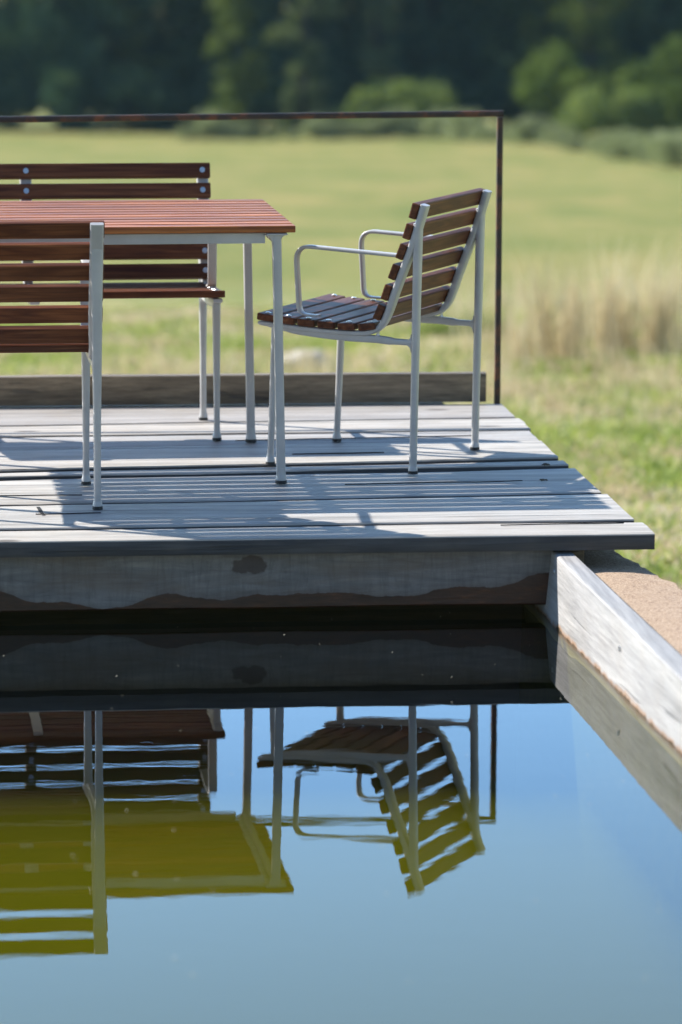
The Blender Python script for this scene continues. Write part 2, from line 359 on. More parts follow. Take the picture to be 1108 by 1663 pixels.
# ------------------------------------------------------------------ terrain
YD = 0.0986                                    # the deck's front edge is turned by this angle
DO = Vector((0, 11.181, 0))
MD = Matrix.Translation(DO) @ Matrix.Rotation(YD, 4, 'Z')
def dk(x, y, z=0): return MD @ Vector((x, y, z))
WZ = -0.2314                                   # water level
def terrain(x, y):
    d = max(y, 6)
    z = -1.30 if d < 18.2 else -.22 - .0593 * d if d < 180 else -10.9 - .02 * (d - 180)
    z += .035 * noise.noise(Vector((x * .6, y * .6, 0))) + (.25 * noise.noise(Vector((x * .05, y * .05, 3))) if d > 30 else 0)
    return z
def axis_pts(segs):
    out = []
    for a, b, n in segs: out += [a + (b - a) * i / n for i in range(n)]
    out.append(segs[-1][1]); return out
PX0, PX1, PY0, PY1 = -5.0, .70, -10.2, 1.2    # pool basin in deck coordinates
def build_ground():
    bm = bmesh.new()
    xs = axis_pts([(-900, -60, 14), (-60, -8, 20), (-8, 6, 56), (6, 60, 24), (60, 900, 14)])
    ys = axis_pts([(-300, -20, 8), (-20, 0, 20), (0, 30, 120), (30, 80, 40), (80, 240, 50), (240, 2500, 20)])
    inv = MD.inverted(); grid = []
    for y in ys:
        row = []
        for x in xs:
            l = inv @ Vector((x, y, 0))
            z = -2.4 if (PX0 - .05 < l.x < PX1 + .07 and PY0 - .05 < l.y < PY1 + .1) else terrain(x, y)
            row.append(bm.verts.new((x, y, z)))
        grid.append(row)
    for j in range(len(ys) - 1):
        for i in range(len(xs) - 1): bm.faces.new((grid[j][i], grid[j][i + 1], grid[j + 1][i + 1], grid[j + 1][i]))
    o = mesh_obj('ground', bm, ground_mat(), smooth=True); tag(o, kind='structure'); return o
build_ground()

# ------------------------------------------------------------------ pool: water, basin
def water_mat():
    m = bpy.data.materials.new('pond_water'); m.use_nodes = True; nt = m.node_tree; nt.nodes.clear()
    o = N(nt, 'OutputMaterial'); gl = N(nt, 'BsdfGlossy'); gl.inputs['Roughness'].default_value = 0.0
    tr = N(nt, 'BsdfTransparent'); tr.inputs['Color'].default_value = (.97, .98, .95, 1)
    mx = N(nt, 'MixShader')
    # Schlick reflectance, the same from above and from below (so that sunlight reaches the bed)
    ge = N(nt, 'NewGeometry'); dp = N(nt, 'VectorMath', operation='DOT_PRODUCT'); nt.links.new(ge.outputs['Incoming'], dp.inputs[0]); nt.links.new(ge.outputs['Normal'], dp.inputs[1])
    ab = N(nt, 'Math', operation='ABSOLUTE'); nt.links.new(dp.outputs['Value'], ab.inputs[0])
    om = N(nt, 'Math', operation='SUBTRACT'); om.inputs[0].default_value = 1; nt.links.new(ab.outputs[0], om.inputs[1])
    pw = N(nt, 'Math', operation='POWER'); nt.links.new(om.outputs[0], pw.inputs[0]); pw.inputs[1].default_value = 5
    fr = N(nt, 'Math', operation='MULTIPLY_ADD'); nt.links.new(pw.outputs[0], fr.inputs[0]); fr.inputs[1].default_value = .97; fr.inputs[2].default_value = .03
    a = noisef(nt, coords(nt, (1.0, 2.4, 1), 'Object'), 5.0, 2, .5, .3)
    bn = N(nt, 'Bump'); bn.inputs['Strength'].default_value = .5; bn.inputs['Distance'].default_value = .00027
    nt.links.new(a, bn.inputs['Height']); nt.links.new(bn.outputs[0], gl.inputs['Normal'])
    nt.links.new(fr.outputs[0], mx.inputs[0]); nt.links.new(tr.outputs[0], mx.inputs[1]); nt.links.new(gl.outputs[0], mx.inputs[2])
    nt.links.new(mx.outputs[0], o.inputs['Surface'])
    vs = N(nt, 'PrincipledVolume') if False else None
    return m
bm = bmesh.new()
v = [bm.verts.new(dk(x, y, WZ)) for x, y in ((PX0, PY0), (PX1 - .03, PY0), (PX1 - .03, PY1), (PX0, PY1))]
bm.faces.new(v)
wo = mesh_obj('water', bm, water_mat()); tag(wo, kind='structure')
def basin_mat():
    m, nt, b = newmat('algae_sediment')
    f = noisef(nt, coords(nt, (1, 1, 1)), 1.3, 3, .5); g = noisef(nt, coords(nt, (1, 1, 1)), .5, 2, .5)
    c = ramp(nt, f, [(.3, (.030, .030, .002)), (.7, (.045, .043, .003))])
    nt.links.new(c, b.inputs['Base Color']); b.inputs['Roughness'].default_value = 1; b.inputs['Specular IOR Level'].default_value = 0
    return m
bm = bmesh.new()
n = 60
g = [[bm.verts.new(dk(PX0 + (PX1 - PX0) * i / n, PY0 + (PY1 - PY0) * j / n, WZ - 1.00 + .02 * noise.noise(Vector((i * .3, j * .3, 0))))) for i in range(n + 1)] for j in range(n + 1)]
for j in range(n):
    for i in range(n): bm.faces.new((g[j][i], g[j][i + 1], g[j + 1][i + 1], g[j + 1][i]))
BASIN = basin_mat()
tag(mesh_obj('pool_bed', bm, BASIN, smooth=True), kind='structure')
bm = bmesh.new(); prev = None
for i in range(40):
    y = .42 - 10.6 * i / 39; x = .566 - .036 * y
    cur = [bm.verts.new(dk(x, y, WZ - .030)), bm.verts.new(dk(x - .03, y, -1.28))]
    if prev: bm.faces.new((prev[0], cur[0], cur[1], prev[1]))
    prev = cur
LINER = simple('dark_liner', (.030, .032, .006), 1.0); LINER.node_tree.nodes['Principled BSDF'].inputs['Specular IOR Level'].default_value = 0
tag(mesh_obj('pool_liner', bm, LINER), kind='structure')
# pollen and dust specks afloat
bm = bmesh.new(); rnd = random.Random(3)
for _ in range(70):
    x = rnd.uniform(-1.1, .5); y = rnd.uniform(-3.6, .2); r_ = rnd.uniform(.0008, .0022); p = dk(x, y, WZ + .0015)
    if x > .5 - .03 * y: continue
    vs = [bm.verts.new(p + Vector((r_ * math.cos(q * 1.257) * rnd.uniform(.6, 1.3), r_ * 2 * math.sin(q * 1.257), 0))) for q in range(5)]; bm.faces.new(vs)
tag(mesh_obj('pollen', bm, simple('pollen_specks', (.55, .53, .42), .9)), 'pale pollen and dust specks floating on the pond', 'pollen', kind='stuff')
# the water turns turbid below the clear top layer
bm = bmesh.new()
P = [(PX0 + .02, PY0 + .02), (1.02, PY0 + .02), (.66, .40), (PX0 + .02, .40)]
A = [bm.verts.new(dk(x, y, WZ - .36)) for x, y in P]; B = [bm.verts.new(dk(x, y, -1.20)) for x, y in P]
bm.faces.new(A); bm.faces.new(B[::-1])
for k in range(4): bm.faces.new((A[k], A[(k + 1) % 4], B[(k + 1) % 4], B[k]))
mk_ = bpy.data.materials.new('algae_murk'); mk_.use_nodes = True; nt = mk_.node_tree; nt.nodes.remove(nt.nodes['Principled BSDF'])
pv = N(nt, 'VolumePrincipled'); pv.inputs['Color'].default_value = (.24, .25, .004, 1); pv.inputs['Density'].default_value = 2.2; pv.inputs['Anisotropy'].default_value = 0
nt.links.new(pv.outputs[0], nt.nodes['Material Output'].inputs['Volume'])
tag(mesh_obj('murky_water', bm, mk_), kind='structure')

# rough concrete kerb round the pool
def kerb():
    bm = bmesh.new(); secs = []
    y = 2.9
    while y > -10.3:
        nx = noise.noise(Vector((y * 3.1, 0, 5))) * .018 + noise.noise(Vector((y * 13, 0, 5))) * .012 + noise.noise(Vector((y * 40, 0, 5))) * .006
        x0 = .634 - .028 * min(0, y)
        out = .800 + .14 * min(1, max(0, .3 - y)) + .037 * max(0, -.7 - y)
        wdt = out - x0 + nx; j = lambda k: .004 * noise.noise(Vector((y * 20, k, 0)))
        secs.append([(x0, y, -1.9), (x0, y, -.098 + j(1)), (x0 + wdt * .33, y, -.094 + 2 * j(2)), (x0 + wdt * .66, y, -.097 + 2 * j(3)), (x0 + wdt - .012, y, -.101 + 2 * j(4)), (x0 + wdt, y, -.118 + j(5)), (x0 + wdt + .012, y, -.25), (x0 + wdt + .02, y, -1.9)])
        y -= .03
    vs = [[bm.verts.new(dk(*p)) for p in s] for s in secs]
    for a, b in zip(vs, vs[1:]):
        for k in range(len(a) - 1): bm.faces.new((a[k], a[k + 1], b[k + 1], b[k]))
    o = mesh_obj('concrete_kerb', bm, CONC, smooth=True)
    tag(o, 'rough sandy concrete kerb running outside the bleached timber beam', 'kerb')
kerb()
# the other kerbs of the pool, outside the frame
bm = bmesh.new()
for x0, x1, y0, y1 in ((PX0 - .2, PX0, PY0 - .2, 3.0), (PX0 + .003, 1.4, PY0 - .2, PY0)):
    box(bm, x0, x1, y0, y1, -1.9, -.1, .01)
bm.transform(MD)
tag(mesh_obj('pool_wall', bm, CONC), kind='structure')

# bleached timber beam along the pool's right side; its inner face leans outward
def side_beam():
    t = empty('timber_beam', dk(.590, 0, 0), YD)
    bm = bmesh.new(); secs = []
    y = .40
    while y > -10.2:
        wv = .0022 * noise.noise(Vector((y * 2, 0, 0))) + .0012 * noise.noise(Vector((y * 9, 0, 0)))
        ti = -.012 - .024 * y + wv; wl = -.029 - .038 * max(y, -2.2) - .024 * min(0, y + 2.2) + wv; ou = .042 - .028 * y
        secs.append([(ou - .02, y, -.60), (wl + .008, y, WZ - .06), (wl, y, WZ), (ti - .001, y, -.0565), (ti + .002, y, -.0535), (ti + .008, y, -.0525), (ou - .005, y, -.0525), (ou, y, -.058), (ou, y, -.60)])
        y -= .04
    vs = [[bm.verts.new(p) for p in s] for s in secs]
    for a, b in zip(vs, vs[1:]):
        for k in range(len(a)): bm.faces.new((a[k], a[(k + 1) % len(a)], b[(k + 1) % len(a)], b[k]))
    bm.faces.new(vs[0]); bm.faces.new(vs[-1][::-1])
    o = mesh_obj('beam', bm, BEAMSIDE, t)
    tag(t, 'bleached grey timber beam with orange tide line beside the water', 'beam')
    for yy, zz in ((-.015, -.098), (-.95, -.125), (-2.3, -.12)):
        b2 = bmesh.new(); cyl(b2, (-.012 - .024 * yy - (-.0565 - zz) / .175 * (.017 + .014 * yy) - .001, yy, zz), .0075, .007, 14, axis='X')
        mesh_obj('screw', b2, STEEL_BOLT, t, True)
side_beam()
# short grey post stub between the beam and the kerb, under the deck
bm = bmesh.new(); box(bm, .6315, .672, .10, .17, -.40, -.049, .004); bm.transform(MD)
tag(mesh_obj('timber_block', bm, PLANK), 'short grey timber block under the deck beside the concrete kerb', 'timber block')

# ------------------------------------------------------------------ deck
deck = empty('wooden_deck', DO, YD)
tag(deck, 'weathered silver grey plank deck jutting out over the pond', 'deck')
#  boundaries (left y, right y) from front to back, and right end of every board
BND = [(0.0, 0.0), (.205, .212), (.612, .70), (1.10, 1.218), (1.232, 1.368), (1.43, 1.452), (1.94, 2.0), (2.186, 2.268), (2.60, 2.60)]
BND = [(0.0, 0.0), (.200, .214), (.608, .702), (1.100, 1.220), (1.235, 1.372), (1.690, 1.746), (1.94, 2.0), (2.186, 2.268), (2.60, 2.60)]
XR = [.847, .828, .815, .800, .790, .788, .795, .783, .797]
XL = -4.2
for bi in range(len(BND) - 1):
    (a0, a1), (b0, b1) = BND[bi], BND[bi + 1]
    bm = bmesh.new(); n = 130; rows = []
    gp = .018
    for i in range(n + 1):
        x = XL + (XR[bi] - XL) * i / n; u = (x + .88) / 1.70
        e0 = a0 + (a1 - a0) * u; e1 = b0 + (b1 - b0) * u
        if bi > 0: e0 += .014 * noise.noise(Vector((x * 2.1, bi * 7.3, 0))) + .003 * noise.noise(Vector((x * 11, bi * 7.3, 0)))
        if bi < len(BND) - 2:
            e1 += .014 * noise.noise(Vector((x * 2.1, (bi + 1) * 7.3, 0))) + .003 * noise.noise(Vector((x * 11, (bi + 1) * 7.3, 0)))
        G = [0, .012, .014, .026, .024, .003, .005, .006, .017, 0]
        if bi > 0: e0 += .5 * G[bi] * max(.25, 1 + 1.3 * noise.noise(Vector((x * 1.4, bi, 9))))
        if bi < len(BND) - 2: e1 -= .5 * G[bi + 1] * max(.25, 1 + 1.3 * noise.noise(Vector((x * 1.4, bi + 1, 9))))
        h = [.0018 * noise.noise(Vector((x * 1.3, bi * 3 + k, 2))) for k in range(4)]
        zt = .0015 * math.sin(bi * 2.1)
        fz = (0, .0024, .0026, .0032, .0030, .0004, .0016, .0010, .0028)[bi]; bz = (-.0022, -.0020, -.0026, -.0026, -.0002, -.0010, -.0008, -.0020, 0)[bi]
        pr = [(e0 + .001, -.043), (e0, -.038), (e0, fz - .004), (e0 + .002, fz - .001 + zt), (e0 + .007, fz + zt), (e0 + (e1 - e0) * .35, zt + h[0]), (e0 + (e1 - e0) * .65, zt + h[1]), (e1 - .008, bz + zt), (e1 - .003, bz - .0012 + zt), (e1, bz - .005), (e1, -.038), (e1 - .001, -.043)]
        xs = x if i < n else x + .004 * noise.noise(Vector((bi, 0, 0)))
        row = [bm.verts.new((xs + (.006 * noise.noise(Vector((q[0] * 14, bi, 4))) if i == n else 0), q[0], q[1])) for q in pr]
        rows.append(row)
    for A, B in zip(rows, rows[1:]):
        for k in range(len(A)): bm.faces.new((A[k], A[(k + 1) % len(A)], B[(k + 1) % len(A)], B[k]))
    bm.faces.new(rows[0]); bm.faces.new(rows[-1][::-1])
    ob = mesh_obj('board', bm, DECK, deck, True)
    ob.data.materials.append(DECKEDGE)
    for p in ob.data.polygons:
        if p.normal.z < .35: p.material_index = 1  # sides and undersides get the wood with painted-in shade
CRACK = simple('open_crack', (.012, .011, .011), .9)
def crack(x0, x1, y0, y1, w):
    bm = bmesh.new(); n = 26; prev = None
    for i in range(n + 1):
        u = i / n; x = x0 + (x1 - x0) * u; y = y0 + (y1 - y0) * u + .010 * noise.noise(Vector((x * 7, y0 * 9, 0))); ww = .55 * w * (math.sin(math.pi * min(1, u * .9 + .1)) ** .5) * (1 + .5 * noise.noise(Vector((x * 15, 2, y0))))
        cur = [bm.verts.new((x, y - ww, .0012)), bm.verts.new((x, y, .0042)), bm.verts.new((x, y + ww, .0012))]
        if prev: bm.faces.new((prev[0], cur[0], cur[1], prev[1])); bm.faces.new((prev[1], cur[1], cur[2], prev[2]))
        prev = cur
    mesh_obj('crack', bm, CRACK, deck)
for c_ in ((-1.3, -.66, .745, .765, .004), (-.15, .60, 1.80, 1.85, .0035), (.45, .79, .155, .17, .0022), (.0, .28, 1.50, 1.515, .004), (.1, .62, .90, .93, .0022), (-.80, -.62, .43, .44, .003)):
    crack(*c_)
bm = bmesh.new(); vv = [bm.verts.new(p) for p in ((-.795, .56, .0025), (-.785, .56, .0025), (-.774, .41, .0025), (-.783, .41, .0025), (-.790, .48, .0025))]; bm.faces.new(vv); mesh_obj('notch', bm, CRACK, deck)
bm = bmesh.new(); n = 90; rows = []
for i in range(n + 1):
    x = XL + (.588 - XL) * i / n; zb = -.200 + .002 * noise.noise(Vector((x * 3, 0, 0)))
    rows.append([bm.verts.new((x, yy, zz)) for yy, zz in ((.06, -.0465), (.06, zb + .004), (.064, zb), (.12, zb), (.12, -.0465))])
for A, B in zip(rows, rows[1:]):
    for k in range(5): bm.faces.new((A[k], A[(k + 1) % 5], B[(k + 1) % 5], B[k]))
bm.faces.new(rows[0]); bm.faces.new(rows[-1][::-1])
mesh_obj('fascia', bm, FASCIA, deck)
for yj in (1.0, 2.4):
    bm = bmesh.new(); box(bm, XL + .1, .66, yj, yj + .08, -.20, -.0465, .004); mesh_obj('joist', bm, PLANK, deck)
for xj in (-3.6, -1.9):
    bm = bmesh.new(); box(bm, xj, xj + .1, .30, .40, -.9, -.047, .004); mesh_obj('support_post', bm, PLANK, deck)
# dark retaining wall behind the water under the deck
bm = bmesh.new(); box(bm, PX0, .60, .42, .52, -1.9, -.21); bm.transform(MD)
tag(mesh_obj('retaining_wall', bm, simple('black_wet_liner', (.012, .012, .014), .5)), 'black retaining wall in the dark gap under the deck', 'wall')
# twig scraps and cracks lying on the boards
for k, (x, y) in enumerate(((.735, 1.235), (.68, .93))):
    t = bmesh.new()
    for q in range(5):
        a = random.uniform(0, 3.1); L = random.uniform(.006, .014); cx, cy = x + random.uniform(-.008, .008), y + random.uniform(-.01, .01)
        sweep(t, [(cx - L * math.cos(a), cy - L * math.sin(a), .004), (cx, cy, .0055), (cx + L * math.cos(a), cy + L * math.sin(a), .005)], .003, .003)
    t.transform(MD)
    tag(mesh_obj('dead_leaf', t, simple('dead_leaf_brown', (.06, .045, .03), .8)), ['crumpled brown leaf scrap near the deck edge, the farther back one', 'dark leaf scrap on the wide board nearer the pond'][k], 'dead leaf')

# plank on edge along the back of the deck
bm = bmesh.new(); n = 80; rows = []
for i in range(n + 1):
    x = XL + .1 + (.737 - XL - .1) * i / n; zt = .098 + .002 * noise.noise(Vector((x * 2.5, 3, 0)))
    rows.append([bm.verts.new((x, yy, zz)) for yy, zz in ((2.622, .003), (2.622, zt - .003), (2.625, zt), (2.668, zt), (2.671, zt - .003), (2.671, .003))])
for A, B in zip(rows, rows[1:]):
    for k in range(6): bm.faces.new((A[k], A[(k + 1) % 6], B[(k + 1) % 6], B[k]))
bm.faces.new(rows[0]); bm.faces.new(rows[-1][::-1]); bm.transform(MD)
tag(mesh_obj('edge_plank', bm, PLANK), 'dark mossy plank standing on edge along the back of the deck', 'plank')
bm = bmesh.new(); box(bm, XL, .60, 2.612, 2.70, -.17, -.003, .003); mesh_obj('rim_joist', bm, PLANK, deck)

# ------------------------------------------------------------------ railing
rail = empty('steel_railing', dk(.776, 2.64, -.3), YD)
tag(rail, 'thin rusty steel railing behind the bench with one corner post', 'railing')
def sq(bm, a, b, s=.020):
    a, b = Vector(a), Vector(b); d = (b - a).normalized(); y = Vector((0, 1, 0)) if abs(d.y) < .9 else Vector((1, 0, 0)); nn = d.cross(y).normalized()
    rings = []
    L = (b - a).length; k = max(2, int(L / .08))
    for i in range(k + 1):
        p = a + d * L * i / k; j = .0005 * noise.noise(p * 9)
        rings.append([bm.verts.new(p + nn * (q[0] + j) + y * q[1]) for q in rrect(s, s, .22, 2)])
    for A, B in zip(rings, rings[1:]):
        for q in range(len(A)): bm.faces.new((A[q], A[(q + 1) % len(A)], B[(q + 1) % len(A)], B[q]))
    bm.faces.new(rings[0][::-1]); bm.faces.new(rings[-1])
PH = .957 + .3
bm = bmesh.new(); sq(bm, (0, 0, -.2), (0, 0, PH - .021)); mesh_obj('post', bm, RUST, rail, True)
bm = bmesh.new(); sq(bm, (-4.6, 0, PH - .052), (.010, 0, PH - .010)); mesh_obj('top_rail', bm, RUST, rail, True)
bm = bmesh.new(); sq(bm, (-4.59, 0, -.2), (-4.59, 0, PH - .063)); mesh_obj('post', bm, RUST, rail, True)

# ------------------------------------------------------------------ slatted seating
STILE = [(-.033, .789), (-.026, .765), (.003, .672), (.031, .598), (.058, .527), (.072, .487), (.090, .446), (.112, .421), (.148, .408), (.215, .406), (.301, .409), (.38, .414), (.452, .420), (.487, .424)]
def side_frame_bm(y, half, legs=True):
    """cast side: back stile curving into the seat rail, with the brace to the rear leg"""
    bm = bmesh.new()
    P = smooth_path([(x, y, z) for x, z in STILE], 5); n = len(P)
    ts, ws = [], []
    for i in range(n):
        u = i / (n - 1)
        ts.append(.0205 if u < .45 else .0205 - .006 * min(1, (u - .45) / .1)); ws.append(.037 - .008 * max(0, min(1, (u - .35) / .15)))
    ts[-1] = .008; ts[-2] = .011
    sweep(bm, P, ts, ws, .3)
    if legs:
        B = smooth_path([(-.004, y, .386), (.06, y, .387), (.115, y, .391), (.20, y, .392), (.30, y, .398), (.40, y, .408), (.455, y, .4165)], 4)
        k = len(B); sweep(bm, B, [.0175 + (.005 if 4 < i < 20 else 0) - .006 * max(0, (i - 18) / 6) for i in range(k)], .017, .3)
        gusset(bm, (.0065, .3925), (1, 0), (0, 1), .018, y - .008, y + .008)
        gusset(bm, (.0065, .3795), (1, 0), (0, -1), .022, y - .008, y + .008)
        gusset(bm, (.117, .398), (-1, -.05), (-.45, .9), .022, y - .008, y + .008)
        gusset(bm, (.0135, .628), (-.06, -1), (.33, -1), -.02, y - .009, y + .009)
    return bm
def leg_bm(P, w0, w1, t0, t1):
    bm = bmesh.new(); n = 8; a, b = Vector(P[0]), Vector(P[1])
    pts = [a.lerp(b, i / n) for i in range(n + 1)]
    sweep(bm, pts, [t0 + (t1 - t0) * i / n for i in range(n + 1)], [w0 + (w1 - w0) * min(1, i / n * 1.3) for i in range(n + 1)], .36)
    # flared foot
    prev = None
    for r_, z in ((.0095, .045), (.0100, .032), (.0115, .022), (.0135, .016), (.0138, .0095)):
        ring = [bm.verts.new((b.x + r_ * math.cos(q * math.pi / 8), b.y + r_ * math.sin(q * math.pi / 8), z)) for q in range(16)]
        if prev:
            for q in range(16): bm.faces.new((prev[q], prev[(q + 1) % 16], ring[(q + 1) % 16], ring[q]))
        else: bm.faces.new(ring)
        prev = ring
    bm.faces.new(prev[::-1]); return bm
BOLT = bmesh.new(); cyl(BOLT, (0, 0, .0012), .0085, .0024, 18); cyl(BOLT, (0, 0, .0028), .0060, .0018, 18, .0048)
BOLTME = bpy.data.meshes.new('bolt'); BOLT.to_mesh(BOLTME); BOLT.free(); BOLTME.materials.append(STEEL_BOLT)
def bolt(parent, loc, nrm):
    o = bpy.data.objects.new('bolt', BOLTME); C.objects.link(o); o.parent = parent; o.location = loc
    o.rotation_euler = Vector(nrm).to_track_quat('Z', 'Y').to_euler()
def interp(x=None, z=None):
    for (x0, z0), (x1, z1) in zip(STILE, STILE[1:]):
        if z is not None and z1 <= z <= z0 and z0 > z1:
            t = (z0 - z) / (z0 - z1); return x0 + (x1 - x0) * t, Vector((x1 - x0, 0, z1 - z0)).normalized()
        if x is not None and x0 <= x <= x1 and z is None:
            t = (x - x0) / (x1 - x0); return z0 + (z1 - z0) * t, Vector((x1 - x0, 0, z1 - z0)).normalized()
def make_seat(name, label, cat, group, cw, frames):
    """cw: distance between the end frames; frames: y of every support"""
    t = empty(name); tag(t, label, cat, group)
    half = cw / 2 + .0225
    # seat: six slats running across
    bm = bmesh.new(); sb = []
    for k in range(6):
        xc = .4605 - .064 * k
        zr, d = interp(x=xc) if xc > .112 else (.42, Vector((1, 0, 0)))
        zc = zr + .008 + .0115
        ang = math.atan2(d.z, d.x)
        if k == 5: zc = .4285; ang = -.12
        M = Matrix.Translation((xc, 0, zc)) @ Matrix.Rotation(-ang, 4, 'Y')
        box(bm, -.0268, .0268, -half, half, -.0105, .0105, .0042, M); sb.append((xc, zc + .0106, ang))
    seat = mesh_obj('seat', bm, WOODY, t, False)
    # backrest: six slats
    bm = bmesh.new(); bb = []
    for k in range(6):
        zc = .765 - .0603 * k
        xs, d = interp(z=zc); nrm = Vector((-d.z, 0, d.x))          # towards the sitter
        if nrm.x < 0: nrm = -nrm
        c = Vector((xs, 0, zc)) + nrm * (.0103 + .0115)
        ang = math.atan2(nrm.z, nrm.x)
        M = Matrix.Translation(c) @ Matrix.Rotation(-ang, 4, 'Y')
        box(bm, -.0112, .0112, -half, half, -.0231, .0231, .0042, M); bb.append((c + nrm * .0113, nrm))
    back = mesh_obj('backrest', bm, WOODY, t, False)
    for y in frames:
        s = 0 if abs(y) < .01 else (1 if y > 0 else -1)
        for k in range(6):
            if k in (2,) and s: pass
            bolt(seat, (sb[k][0], y + (-.004 * s), sb[k][1]), (-math.sin(sb[k][2]), 0, math.cos(sb[k][2])))
            bolt(back, (bb[k][0].x, y - .003 * s, bb[k][0].z), bb[k][1])
        mesh_obj('side_frame' if s else 'middle_frame', side_frame_bm(y, half, bool(s)), METAL, t, True)
        if not s: continue
        for P, w0, w1, t0, t1 in ((((-.012, y, .735), (0, y, .012)), .036, .0195, .022, .0215), (((.436, y, .412), (.452, y, .012)), .026, .0185, .021, .0175)):
            l = mesh_obj('leg', leg_bm(P, w0, w1, t0, t1), METAL, t, True)
            b2 = bmesh.new(); cyl(b2, (P[1][0], P[1][1], .005), .0146, .0095, 20, .0142); mesh_obj('foot_pad', b2, RUBBER, l, True)
        ya = y - s * .006
        A = fillet_path([(.300, ya, .4505), (.362, ya, .4525), (.3745, ya, .655), (.06, ya, .6385), (.030, ya, .6385)], [.026, .05, .01], 8)
        bm = bmesh.new(); sweep(bm, A, [.0055] * 2 + [.006] * 4 + [.0105] * (len(A) - 6), .028, .42); mesh_obj('armrest', bm, METAL, t, True)
    return t

def place(t, org, ang): t.location = (org[0], org[1], 0.0015); t.rotation_euler = (0, 0, ang)
# right chair
CW = .525
chair = make_seat('slatted_armchair', 'reddish slatted armchair at the table end, angled to show back and seat', 'chair', 'slatted armchairs at the table', CW, (-CW / 2, CW / 2))
ha = 2.759; hx, hy = .2095, 12.2975
place(chair, (hx + math.sin(ha) * CW / 2, hy - math.cos(ha) * CW / 2), ha)
# left chair, seen squarely from behind
chair2 = copy_tree(chair)
tag(chair2, 'slatted armchair seen squarely from behind in front of the table', 'chair')
la = 1.700; lx, ly = -.6739, 11.6237
place(chair2, (lx - math.sin(la) * CW / 2, ly + math.cos(la) * CW / 2), la); chair2.scale = (1, 1, 1.008)
# bench facing the camera behind the table
bench = make_seat('slatted_bench', 'long dark slatted bench facing the pond from behind the table', 'bench', None, 1.116, (-.558, 0, .558))
bench['label'] = 'long dark slatted bench facing the pond from behind the table'
place(bench, (-.993, 13.339), -1.445); bench.scale = (1, 1, 1.03)

# ------------------------------------------------------------------ table
TA = .1262; TW = .87; TL = 1.50; TH = .745
table = empty('slatted_table', (-.1327, 12.0935, 0.0015), TA)
tag(table, 'long reddish slatted dining table on pale metal legs', 'table')
bm = bmesh.new(); pitch = (TW + .019) / 11
for k in range(11):
    box(bm, -TL, 0, k * pitch, k * pitch + pitch - .019, TH - .0195, TH, .0028)
tab = mesh_obj('tabletop', bm, WOODX, table)
zu = TH - .0215
bm = bmesh.new()
box(bm, -TL + .085, -.085, .018, .030, zu - .030, zu, .002); box(bm, -TL + .085, -.085, TW - .030, TW - .018, zu - .030, zu, .002)
mesh_obj('apron', bm, METAL, table)
for x0 in (-.080, -TL / 2 - .02, -TL + .040):
    bm = bmesh.new(); box(bm, x0, x0 + .040, .034, TW - .034, zu - .006, zu - .0005, .001); box(bm, x0 + .016, x0 + .022, .034, TW - .034, zu - .028, zu - .007, .001)
    cb = mesh_obj('crossbar', bm, METAL, table)
    for k in range(11): bolt(cb, (x0 + .008, k * pitch + .034 if 0 < k < 10 else (.05 if k == 0 else TW - .05), zu - .006), (0, 0, -1))
for sx, x in ((1, -.052), (-1, -TL + .052)):
    for sy, y in ((-1, .024), (1, TW - .024)):
        bm = bmesh.new(); n = 10
        a = Vector((x, y, zu - .004)); b = Vector((x + sx * .014, y + sy * .004, .012))
        pts = [a.lerp(b, i / n) for i in range(n + 1)]
        sweep(bm, pts, .0255, [.030 - .010 * min(1, i / 5) for i in range(n + 1)], .2)
        prev = None
        for r_, z in ((.0125, .045), (.0130, .032), (.0145, .022), (.0160, .016), (.0162, .0095)):
            ring = [bm.verts.new((b.x + r_ * math.cos(q * math.pi / 8), b.y + r_ * math.sin(q * math.pi / 8), z)) for q in range(16)]
            if prev:
                for q in range(16): bm.faces.new((prev[q], prev[(q + 1) % 16], ring[(q + 1) % 16], ring[q]))
            else: bm.faces.new(ring)
            prev = ring
        bm.faces.new(prev[::-1])
        box(bm, x - .030, x + .030, y - .021, y + .021, zu - .006, zu - .0008, .002)
        gusset(bm, (x - .012, zu - .006), (-1, 0), (0, -1), .030, y - .014, y + .014)
        gusset(bm, (x + .012, zu - .006), (1, 0), (0, -1), .018, y - .014, y + .014)
        l = mesh_obj('leg', bm, METAL, table, True)
        b2 = bmesh.new(); cyl(b2, (b.x, b.y, .005), .0172, .0095, 20, .0168); mesh_obj('foot_pad', b2, RUBBER, l, True)

# ------------------------------------------------------------------ rock behind the deck
bm = bmesh.new(); bmesh.ops.create_icosphere(bm, subdivisions=4, radius=1)
for v in bm.verts:
    v.co = Vector((v.co.x * .19, v.co.y * .15, v.co.z * .09)) * (1 + .25 * noise.noise(v.co * 1.7))
rk = mesh_obj('rock', bm, STONE, smooth=True); rk.location = (-.26, 30.2, terrain(-.26, 30.2) + .07)
tag(rk, 'pale flat rock lying in the grass behind the deck plank', 'rock')

